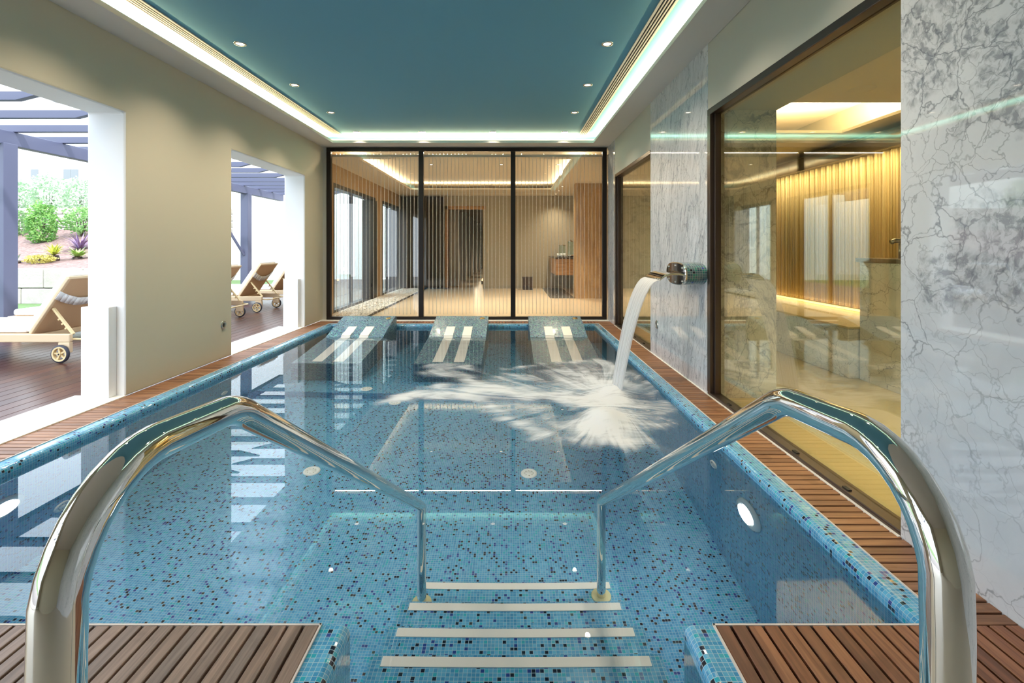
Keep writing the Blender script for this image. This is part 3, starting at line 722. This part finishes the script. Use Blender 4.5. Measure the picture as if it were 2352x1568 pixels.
for (xa, za, zb), (xc, zc, zd) in zip(prf, prf[1:]):
    tm.box(min(xa, xc), max(xa, xc), 0, 0, 0, 0) if False else None
pu = [(x, zt) for x, zt, _ in prf]; 
tm.prism(pu + [(x, zt - .018) for x, zt, _ in prf][::-1], 'y', 3.99, 4.41)
shade_auto(tm.build('blade', M['chrome'], rt, bevel=.003), 40)
# falling water
t = NT('falling_water'); uv = t.n('UVMap').outputs[0]
ns = t.noise(t.vmath('MULTIPLY', uv, (34, .8, 0)), 1, 3, .6, dim='2D')
al = t.ramp(ns, [(.25, (.45, .45, .45, 1)), (.55, (.93, .93, .93, 1))])
df_ = t.n('BsdfDiffuse', {0: (.92, .93, .95, 1)}); tl = t.n('BsdfTranslucent', {0: (.92, .93, .95, 1)}); gs = t.n('BsdfGlossy', {0: (1, 1, 1, 1), 1: .15})
s1 = t.n('MixShader', {0: .5, 1: df_.outputs[0], 2: tl.outputs[0]}); s2 = t.n('MixShader', {0: .06, 1: s1.outputs[0], 2: gs.outputs[0]})
M['fall'] = t.done(t.n('MixShader', {0: al, 1: t.n('BsdfTransparent').outputs[0], 2: s2.outputs[0]}).outputs[0])
wf = MB(); nz, nu = 40, 24
def wfp(i, j, side):
    s = i / nz; u = j / nu; z = .936 - (.936 - ZW + .02) * s ** 1.5; x = 1.235 - .315 * math.sqrt(max(.936 - z, 0))
    wd = .21 * (1 - .22 * s); th = .011 * (1 + .5 * s) * math.sin(math.pi * min(max(u, .02), .98)) ** .5 + .003 * math.sin(u * 25 + 3 * s)
    return (x + side * th, 4.2 + (u - .5) * 2 * wd, z - .004)
for side in (-1, 1):
    for i in range(nz):
        for j in range(nu):
            wf.quadp([wfp(i, j, side), wfp(i, j + 1, side), wfp(i + 1, j + 1, side), wfp(i + 1, j, side)], [(j / nu, i / nz), ((j + 1) / nu, i / nz), ((j + 1) / nu, (i + 1) / nz), (j / nu, (i + 1) / nz)])
tag(wf.build('falling_water', M['fall'], smooth=True, fixn=False), 'white sheet of water pouring from the steel blade into the pool', 'falling water', kind='stuff')
# foam
def onwater(px, py):
    Y = (H - ZW) * F / (py - VY); return ((px - VX) * Y / F, Y)
strokes = [([(1412, 905), (1405, 930)], .20, 1.0), ([(1402, 955), (1400, 985)], .17, 1.5),
           ([(1400, 915), (1250, 905), (1100, 908), (1000, 906), (925, 905)], .13, .75), ([(1400, 905), (1250, 885), (1120, 880)], .2, .38),
           ([(1150, 905), (1090, 888), (1060, 872), (1000, 858), (1005, 847), (1080, 845)], .12, .45),
           ([(1390, 1012), (1290, 998), (1190, 972), (1120, 935), (1090, 905)], .13, .5), ([(1395, 1000), (1300, 960), (1200, 935)], .10, .35),
           ([(1405, 900), (1330, 865), (1290, 848)], .22, .42), ([(1405, 895), (1385, 850)], .24, .42), ([(1400, 895), (1220, 865), (1150, 858)], .12, .35),
           ([(1430, 862), (1500, 890), (1545, 935), (1530, 975), (1470, 1005), (1400, 1018)], .10, .36), ([(1420, 960), (1470, 960), (1500, 940)], .09, .35),
           ([(1390, 1015), (1490, 1045), (1560, 1062)], .06, .14), ([(1250, 985), (1330, 1020), (1420, 1040)], .05, .15), ([(1180, 840), (1300, 832), (1430, 842)], .08, .35)]
x0, x1, y0, y1 = -1.35, IX1 - .01, 2.45, 5.75; st = .016
gx = np.arange(x0, x1, st); gy = np.arange(y0, y1, st); X, Y = np.meshgrid(gx, gy)
D = np.zeros_like(X)
WX = X + .07 * np.sin(5.1 * Y + 1.3 + 1.5 * np.sin(3.3 * X)) + .035 * np.sin(13 * Y + 4 * X) + .02 * np.sin(27 * Y - 11 * X)
WY = Y + .10 * np.sin(4.3 * X + .4 + 1.2 * np.sin(2.9 * Y)) + .05 * np.sin(11 * X - 5 * Y + 2) + .025 * np.sin(25 * X + 9 * Y)
for pts, wd, inten in strokes:
    P = [onwater(*q) for q in pts]; best = np.full_like(X, 9.0)
    for a, b in zip(P, P[1:]):
        ax, ay = a; bx, by = b; dx, dy = bx - ax, by - ay; L = dx * dx + dy * dy + 1e-9
        tt = np.clip(((WX - ax) * dx + (WY - ay) * dy) / L, 0, 1)
        # seen obliquely, foam bands are longer in depth
        best = np.minimum(best, np.hypot(WX - ax - tt * dx, (WY - ay - tt * dy) * .75))
    D = 1 - (1 - np.clip(D, 0, .999)) * (1 - np.clip(inten * np.exp(-(best / wd) ** 2), 0, .995))
cxf, cyf = onwater(1408, 925)
TH = np.arctan2(Y - cyf, -(X - cxf)); RR = np.hypot(X - cxf, Y - cyf)
Zf = ZW + .002 + .012 * D + .07 * np.exp(-(((X - .69) / .13) ** 2 + ((Y - 3.45) / .18) ** 2)) + .05 * np.exp(-(((X - .89) / .13) ** 2 + ((Y - 4.1) / .22) ** 2))
ny, nx = X.shape; V = np.stack([X, Y, Zf], -1).reshape(-1, 3)
I = np.arange(nx * ny).reshape(ny, nx); Q = np.stack([I[:-1, :-1], I[:-1, 1:], I[1:, 1:], I[1:, :-1]], -1).reshape(-1, 4)
keep = D.reshape(-1)[Q].max(1) > .025; Q = Q[keep]
used, inv = np.unique(Q, return_inverse=True); Q = inv.reshape(-1, 4)
me = bpy.data.meshes.new('foam'); me.from_pydata(V[used].tolist(), [], Q.tolist())
for nm, arr in (('dens', D), ('theta', TH), ('rad', RR)):
    a = me.attributes.new(nm, 'FLOAT', 'POINT'); a.data.foreach_set('value', arr.reshape(-1)[used].astype(np.float32))
me.polygons.foreach_set('use_smooth', [True] * len(me.polygons))
t = NT('white_foam')
dn = t.n('Attribute', attribute_name='dens').outputs['Fac']; th = t.n('Attribute', attribute_name='theta').outputs['Fac']; rd = t.n('Attribute', attribute_name='rad').outputs['Fac']
pv = t.n('CombineXYZ', {0: t.math('MULTIPLY', th, 4.6), 1: t.math('MULTIPLY', rd, 1.1), 2: 0}).outputs[0]
n1 = t.noise(pv, 1.0, 6, .62, 1.3, '2D'); n2 = t.noise(t.vmath('MULTIPLY', t.pos(), (2.2, 7, 1)), 1, 8, .66, 1.8)
kk = t.math('MULTIPLY', t.math('MULTIPLY', rd, 1.3, True), .62)
nn = t.math('SUBTRACT', t.math('ADD', t.math('MULTIPLY', n1, kk), t.math('MULTIPLY', n2, t.math('SUBTRACT', 1.0, kk))), .5)
sm = t.math('ADD', t.math('MULTIPLY', dn, 1.08), t.math('MULTIPLY', nn, t.math('MULTIPLY', 3.2, t.math('POWER', dn, .5))))
al = t.n('MapRange', {0: sm, 1: .06, 2: 1.05, 3: 0.0, 4: .97}, interpolation_type='SMOOTHSTEP', clamp=True).outputs[0]
s1 = t.n('MixShader', {0: .35, 1: t.n('BsdfDiffuse', {0: (.9, .92, .95, 1)}).outputs[0], 2: t.n('BsdfTranslucent', {0: (.9, .92, .95, 1)}).outputs[0]})
fm = t.done(t.n('MixShader', {0: al, 1: t.n('BsdfTransparent').outputs[0], 2: s1.outputs[0]}).outputs[0])
me.materials.append(fm); fo = bpy.data.objects.new('foam', me); C.objects.link(fo)
tag(fo, 'white foam streaming out over the pool from the falling water', 'foam', kind='stuff')

# ------------------------------------------------------------------ wall sockets
for x, y, z, ax, lab in ((XL, 5.217, .366, (1, 0, 0), 'small round steel outlet low on the beige pier between the openings'), (XR, 5.31, .356, (-1, 0, 0), 'small round steel outlet low on the marble pier under the spout')):
    rt = thing('wall_outlet', lab, 'wall outlet', (x, y, z))
    MB().lathe([(.02, .004), (.028, .010), (.042, .009), (.046, 0)], (x, y, z), ax).build('ring', M['steel'], rt, smooth=True)
    MB().lathe([(0, .005), (.012, .006), (.02, .004)], (x, y, z), ax).build('centre', M['black'], rt, smooth=True)

# ------------------------------------------------------------------ terrace: boards, loungers, pergola
tb = MB()
for i in range(30):
    x = -3.5 - i * .125; tb.box(x - .120, x, -4, 18.38, -.04, -.005)
struct(tb.build('floor', M['terrace'], bevel=.003, seg=1))
struct(MB().box(-7.26, -3.45, -4, 18.38, -.3, -.041).build('floor', M['black']))
t = NT('rattan_weave'); p = t.obj(); wv = t.n('TexWave', {'Vector': p, 'Scale': 28, 'Distortion': .4, 'Detail': 1}, bands_direction='Y').outputs[1]
wv2 = t.n('TexWave', {'Vector': p, 'Scale': 60, 'Distortion': .5}, bands_direction='DIAGONAL').outputs[1]
wc = t.mix(t.math('MULTIPLY', wv2, .5), srgb(232, 196, 156), srgb(184, 142, 106))
M['rattan'] = t.pbr(t.mix(t.math('MULTIPLY', wv, .3), wc, srgb(126, 88, 60)), .6)
M['rattan_pale'] = flat('pale_rattan', (226, 200, 164), .6)
M['cream'] = flat('cream_metal', (232, 208, 158), .4)
M['cushion'] = flat('white_cushion', (243, 243, 244), .85)
M['tyre'] = flat('dark_tyre', (58, 58, 70), .6)
def make_lounger():
    rt = thing('sun_lounger', 'x', 'sun lounger', (0, 0, 0), 'sun loungers on the terrace')
    fb = MB(); W = .66
    for y in (0, W): fb.box(-2.0, 0.02, y - .022, y + .022, .21, .297)
    fb.box(-2.0, -1.94, 0, W, .21, .297).box(-.46, -.40, 0, W, .22, .28)
    fb.build('frame', M['rattan_pale'], rt, bevel=.01)
    MB().box(-1.96, -.43, .02, W - .02, .27, .30).build('seat', M['rattan'], rt)
    for y in (0, W):
        MB().prism([(-1.95, .21), (-1.83, .21), (-1.87, 0), (-1.93, 0)], 'y', y - .02, y + .02).build('leg', M['rattan_pale'], rt, bevel=.004)
        MB().box(-.10, .02, y - .025 if y == 0 else y - .02, y + .02 if y == 0 else y + .025, .10, .21).build('leg', M['rattan_pale'], rt, bevel=.006)
    ba, bt = Vector((-.42, 0, .30)), Vector((-.02, 0, .884)); d = (bt - ba).normalized(); nrm = Vector((-d.z, 0, d.x))
    def slab(y0_, y1_, s0, s1, o0, o1):
        m = MB(); q = lambda s, o: ba + d * s + nrm * o
        pl = [q(s0, o0), q(s1, o0), q(s1, o1), q(s0, o1)]
        return m.prism([(p.x, p.z) for p in pl], 'y', y0_, y1_)
    L = (bt - ba).length
    bk = slab(.03, W - .03, 0, L, -.012, .012).build('backrest', M['rattan'], rt)
    ed = MB()
    for y in (.015, W - .015): ed.bar(ba + Vector((0, y, 0)), bt + Vector((0, y, 0)), .03, .035, (0, 1, 0))
    ed.bar(bt + Vector((0, .0, 0)), bt + Vector((0, W, 0)), .035, .03); ed.build('edge_frame', M['rattan_pale'], bk, bevel=.006)
    cs = thing_part('cushion', rt)
    slab(.02, W - .02, -.02, L + .03, .02, .10).build('back_cushion', M['cushion'], cs, bevel=.03, seg=4)
    MB().box(-1.97, -.47, .02, W - .02, .302, .385).build('seat_cushion', M['cushion'], cs, bevel=.03, seg=4)
    sm = MB(); P = []
    for i in range(13):
        u = i / 12; P.append((ba + d * (.50 - .09 * math.sin(math.pi * u)) + nrm * (-.02 - .035 * math.sin(math.pi * u)) + Vector((0, u * W, 0))))
    for a, b in zip(P, P[1:]): sm.quadp([a - d * .05, b - d * .05, b + d * .05, a + d * .05])
    o = sm.build('strap', M['cushion'], cs, smooth=True); o.modifiers.new('s', 'SOLIDIFY').thickness = .006
    for y in (.05, W - .05):
        pt = MB(); a = Vector((0, y, .285)); b = ba + d * .33 + Vector((0, y, 0)) - nrm * .02
        pt.bar(a, b, .02, .032, (0, 1, 0))
        for s in (.28, .45, .62): c = a.lerp(b, s); pt.bar(c, c + Vector((-.03, 0, -.022)), .02, .016, (0, 1, 0))
        pt.build('prop', M['cream'], rt, bevel=.004)
        yy = -.045 if y < .3 else W + .045
        wh = MB().lathe([(.074, -.016), (.092, -.012), (.095, 0), (.092, .012), (.074, .016)], (-.055, yy, .095), (0, 1, 0), 36).build('wheel', M['tyre'], rt, smooth=True)
        hb = MB().lathe([(.062, -.017), (.077, -.018), (.078, .018), (.062, .017), (.062, -.017)], (-.055, yy, .095), (0, 1, 0), 36)
        for k in range(5):
            an = k * 2 * math.pi / 5 + .5; hb.bar((-.055, yy, .095), (-.055 + .066 * math.cos(an), yy, .095 + .066 * math.sin(an)), .016, .018, (0, 1, 0))
        hb.lathe([(0, -.02), (.018, -.02), (.018, .02), (0, .02)], (-.055, yy, .095), (0, 1, 0), 14)
        hb.build('rim', M['cream'], wh)
        MB().lathe([(0, -.024), (.009, -.022), (.009, .022), (0, .024)], (-.055, yy, .095), (0, 1, 0), 10).build('bolt', M['black'], wh)
    MB().tube([(.02, .02, .24), (.12, .03, .235), (.14, .06, .235), (.14, W - .06, .235), (.12, W - .03, .235), (.02, W - .02, .24)], .011, 8).build('pull_bar', M['cream'], rt, smooth=True)
    return rt
def thing_part(name, parent):
    o = bpy.data.objects.new(name, None); C.objects.link(o); o.parent = parent; return o
sl = make_lounger()
for k, (y, lab) in enumerate(((5.09, 'wicker sun lounger with white cushion seen through the nearer terrace opening'), (6.4, 'wicker sun lounger just behind the one in the nearer terrace opening'), (7.70, 'wicker sun lounger at the near edge of the farther opening, only its end in view'),
                              (9.01, 'wicker sun lounger in the middle of the farther terrace opening'), (10.28, 'wicker sun lounger half hidden by the low white pier of the farther opening'))):
    o = sl if k == 0 else copy_tree(sl)
    o.location = (-4.64, y, -.005); o['label'] = lab
# pergola
M['pergola'] = paint('grey_painted_timber', (84, 88, 112), .05, .5)
pg = thing('pergola', 'grey timber pergola shading the terrace outside', 'pergola', (-5.2, 8, 0))
PX = -7.0
for yy in (.3, 6.78, 13.0):
    MB().box(PX - .2, PX, yy - .1, yy + .1, -.04, 2.66).build('post', M['pergola'], pg, bevel=.008)
MB().box(PX - .17, PX - .03, -3.6, 15, 2.64, 2.838).build('beam', M['pergola'], pg, bevel=.006)
MB().box(-3.5, -3.42, -3.6, 7.9, 2.66, 2.84).build('beam', M['pergola'], pg, bevel=.006)
k = 0
y = -2.4
while y < 14.8:
    MB().prism([(-5.05, 2.84), (-3.5, 2.84), (-3.5, 2.94), (-5.45, 2.94)], 'y', y, y + .07).build('rafter', M['pergola'], pg, bevel=.004)
    MB().prism([(-7.35, 2.84), (-5.5, 2.84), (-5.1, 2.94), (-7.5, 2.94)], 'y', y + .37, y + .44).build('rafter', M['pergola'], pg, bevel=.004)
    y += .74
MB().bar((-7.1, 12.9, 1.0), (-7.5, 12.3, 2.2), .05, .05).build('brace', M['pergola'], pg)
# garden
t = NT('lawn_grass'); p = t.pos(); gn = t.noise(p, 30, 5, .7)
M['grass'] = t.pbr(t.ramp(gn, [(.3, srgb(74, 104, 58)), (.7, srgb(108, 138, 86))]), .8)
t = NT('mulch'); p = t.pos(); M['mulch'] = t.pbr(t.ramp(t.noise(p, 14, 5, .7), [(.3, srgb(92, 66, 62)), (.7, srgb(160, 136, 130))]), .9)
t = NT('limestone'); g = t.n('NewGeometry'); p = g.outputs['Position']; rn = g.outputs['Random Per Island']
sc_ = t.mix(t.noise(p, 3, 6, .65), srgb(150, 144, 136), srgb(196, 190, 180)); M['stone'] = t.pbr(t.mix(t.math('MULTIPLY', rn, .3), sc_, srgb(176, 172, 176)), .85, Normal=t.bump(t.noise(p, 9, 6, .7), .6, .03))
gr = MB(); gr.box(-40, -7.26, -6, 10.52, -.3, -.02); tag(gr.build('lawn', M['grass']), 'green lawn between the terrace and the garden stone wall', 'lawn', kind='stuff')
sl_ = MB()
prof_g = [(10.7, .74), (12.5, 1.02), (14.9, 1.75), (15.0, -.3), (10.7, -.3)]
sl_.prism(prof_g, 'x', -30, -9.2); struct(sl_.build('ground', M['mulch']))
struct(MB().box(-60, -7.26, 10.6, 70, -.35, -.045).build('ground', M['grass']))
struct(MB().box(-30, -13.3, 15.4, 24, -.3, 2.2).build('ground', M['mulch']))
def stone_wall(nm, x0, x1, y, z0, courses, lo, hi, lab):
    mb = MB(); z = z0
    for h in courses:
        x = x0 + random.uniform(-.2, 0)
        while x < x1:
            l = random.uniform(lo, hi); x2 = min(x + l, x1); mb.box(x + .008, x2 - .008, y - random.uniform(0, .05), y + .3, z + .006, z + h - .006); x = x2
        z += h
    return struct(mb.build(nm, M['stone'], bevel=.03, seg=2), lab, 'garden wall')
stone_wall('wall_garden', -24, -8.6, 10.6, -.05, (.36, .44), .7, 1.5, 'low wall of large pale stone blocks at the lawn edge')
stone_wall('wall_garden', -26, -8.8, 15.1, 1.6, (.22, .2, .22, .2), .3, .6, 'rougher stone wall higher up the garden slope')
def leafy(name, c, r, n, col1, col2, label, cat, size=.08, grp=None, trunk=None, stems=True):
    rt = thing(name, label, cat, (c[0], c[1], c[2] - r[2]), grp)
    t = NT(name + '_leaves'); rn = t.n('NewGeometry').outputs['Random Per Island']
    bs = t.n('BsdfDiffuse', {0: t.ramp(rn, [(0, srgb(*col1)), (1, srgb(*col2))])}); tr = t.n('BsdfTranslucent', {0: t.ramp(rn, [(0, srgb(*col1)), (1, srgb(*col2))])})
    mt = t.done(t.n('MixShader', {0: .3, 1: bs.outputs[0], 2: tr.outputs[0]}).outputs[0])
    mb = MB()
    for _ in range(n):
        v = Vector((random.gauss(0, 1), random.gauss(0, 1), random.gauss(0, 1))).normalized() * random.uniform(.45, 1) ** .5
        k = 1 + .25 * math.sin(7 * v.x + 3) * math.sin(6 * v.z + 1)
        p = Vector((c[0] + v.x * r[0] * k, c[1] + v.y * r[1] * k, c[2] + v.z * r[2] * k))
        a = Vector((random.gauss(0, 1), random.gauss(0, 1), random.gauss(0, 1))).normalized(); b = a.orthogonal().normalized() * size * .28; s = size * random.uniform(.6, 1.2); m = a.cross(b) * .3
        mb.quadp([p - a * s * .5, p + b + m, p + a * s * .5, p - b + m])
    mb.build('foliage', mt, rt, fixn=False)
    if stems:
        sm = MB()
        for _ in range(5):
            sm.tube([(c[0] + random.uniform(-.05, .05), c[1], c[2] - r[2] - .1), (c[0] + random.uniform(-.4, .4) * r[0], c[1] + random.uniform(-.3, .3) * r[1], c[2] + r[2] * .3)], [.018, .006], 6)
        sm.build('stem', M['brown'], rt)
    return rt
def gp(px, Y, z): return ((px - VX) * Y / F, Y, z)
def spiky(name, px, Y, z, n, L, col1, col2, label, cat, up=.5, wid=.03, trunk=0):
    x = gp(px, Y, z)[0]; rt = thing(name, label, cat, (x, Y, z))
    mt = NT(name + '_blades'); rn = mt.n('NewGeometry').outputs['Random Per Island']; mm = mt.pbr(mt.ramp(rn, [(0, srgb(*col1)), (1, srgb(*col2))]), .6)
    mb = MB()
    for _ in range(n):
        a = random.uniform(0, 2 * math.pi); e = random.uniform(up * .3, 1.25); l = L * random.uniform(.7, 1.05)
        d = Vector((math.cos(a) * math.cos(e), math.sin(a) * math.cos(e), math.sin(e))); s = Vector((-math.sin(a), math.cos(a), 0)) * wid / 2; o = Vector((x, Y, z + trunk))
        p1 = o + d * l * .5; p2 = o + d * l + Vector((0, 0, -.18 * l))
        b = len(mb.v); mb.v += [tuple(o - s * .6), tuple(o + s * .6), tuple(p1 + s), tuple(p1 - s), tuple(p2)]
        mb.face((b, b + 1, b + 2, b + 3)); mb.face((b + 3, b + 2, b + 4))
    mb.build('blades', mm, rt, fixn=False)
    tk = max(trunk, .08); MB().lathe([(0, tk), (.09, tk), (.11, tk * .4), (.10, -.05)], (x, Y, z), n=10).build('trunk', M['brown'], rt, smooth=True)
spiky('cycad', 124, 11.6, .86, 46, .42, (150, 170, 70), (210, 206, 96), 'yellow green cycad with a stout dark trunk behind the stone blocks', 'cycad', .4, .05, .16)
spiky('cycad', 178, 11.9, .90, 46, .40, (130, 170, 90), (180, 200, 110), 'low green cycad half hidden by the white opening edge', 'cycad', .4, .05, .06)
spiky('cordyline', 184, 12.9, 1.1, 70, .62, (104, 84, 122), (150, 124, 160), 'spiky purple cordyline on the garden slope', 'cordyline', .7, .035, .05)
spiky('agave', 34, 11.3, .82, 30, .34, (140, 166, 150), (176, 196, 180), 'grey green spiky agave beside the terrace post', 'agave', .6, .05)
leafy('shrub', gp(92, 11.3, .93), (.32, .2, .10), 500, (180, 170, 90), (206, 198, 120), 'low yellow flowering shrub behind the stone blocks', 'shrub', .06)
leafy('conifer', gp(97, 13.6, 1.85), (.36, .34, .62), 2200, (96, 150, 84), (150, 190, 110), 'upright bushy green shrub alone on the garden slope', 'shrub', .08)
leafy('shrub', gp(190, 14.2, 2.0), (.5, .4, .4), 1200, (110, 160, 96), (160, 200, 130), 'round green shrub above the purple cordyline', 'shrub', .08)
leafy('shrub', gp(28, 14.3, 1.9), (.45, .4, .45), 1200, (110, 150, 100), (160, 190, 140), 'loose green shrub beside the terrace post in front of the upper wall', 'shrub', .08)
for k, (px, rx, rz, lab) in enumerate(((40, .44, .75, 'pale leafy bush above the upper garden wall, next to the terrace post'), (110, .44, .95, 'pale leafy bush above the upper garden wall, behind the upright shrub'), (185, .44, .85, 'pale leafy bush above the upper garden wall, by the opening edge'), (-60, .44, .9, 'pale leafy bush above the upper garden wall, hidden by the post'))):
    leafy('bush', gp(px, 17.5, 2.9), (rx, .8, rz), 1800, (150, 186, 150), (206, 222, 196), lab, 'bush', .11)
# white buildings
wb = thing('building', 'white rendered building beyond the farther terrace opening', 'building', (-9, 19, 0))
MB().box(-13.0, -5.2, 18.5, 26, -.05, 6.0).build('wall', M['white_plaster'], wb)
MB().box(-13.1, -5.1, 18.4, 26.1, 6.0, 6.2).build('roof', M['white_stone'], wb)
wb = thing('building', 'white house with small windows on the hill above the garden', 'building', (-38, 40, 0))
MB().box(-52, -28, 40, 50, -.05, 14).build('wall', M['white_plaster'], wb)
for px, py in ((80, 335), (80, 400), (155, 400), (172, 400)):
    x, z = (px - VX) * 40 / F, H - (py - VY) * 40 / F
    MB().box(x - .3, x + .3, 39.95, 40.05, z - .4, z + .4).build('window', flat('window_dark', (120, 124, 130), .2), wb)
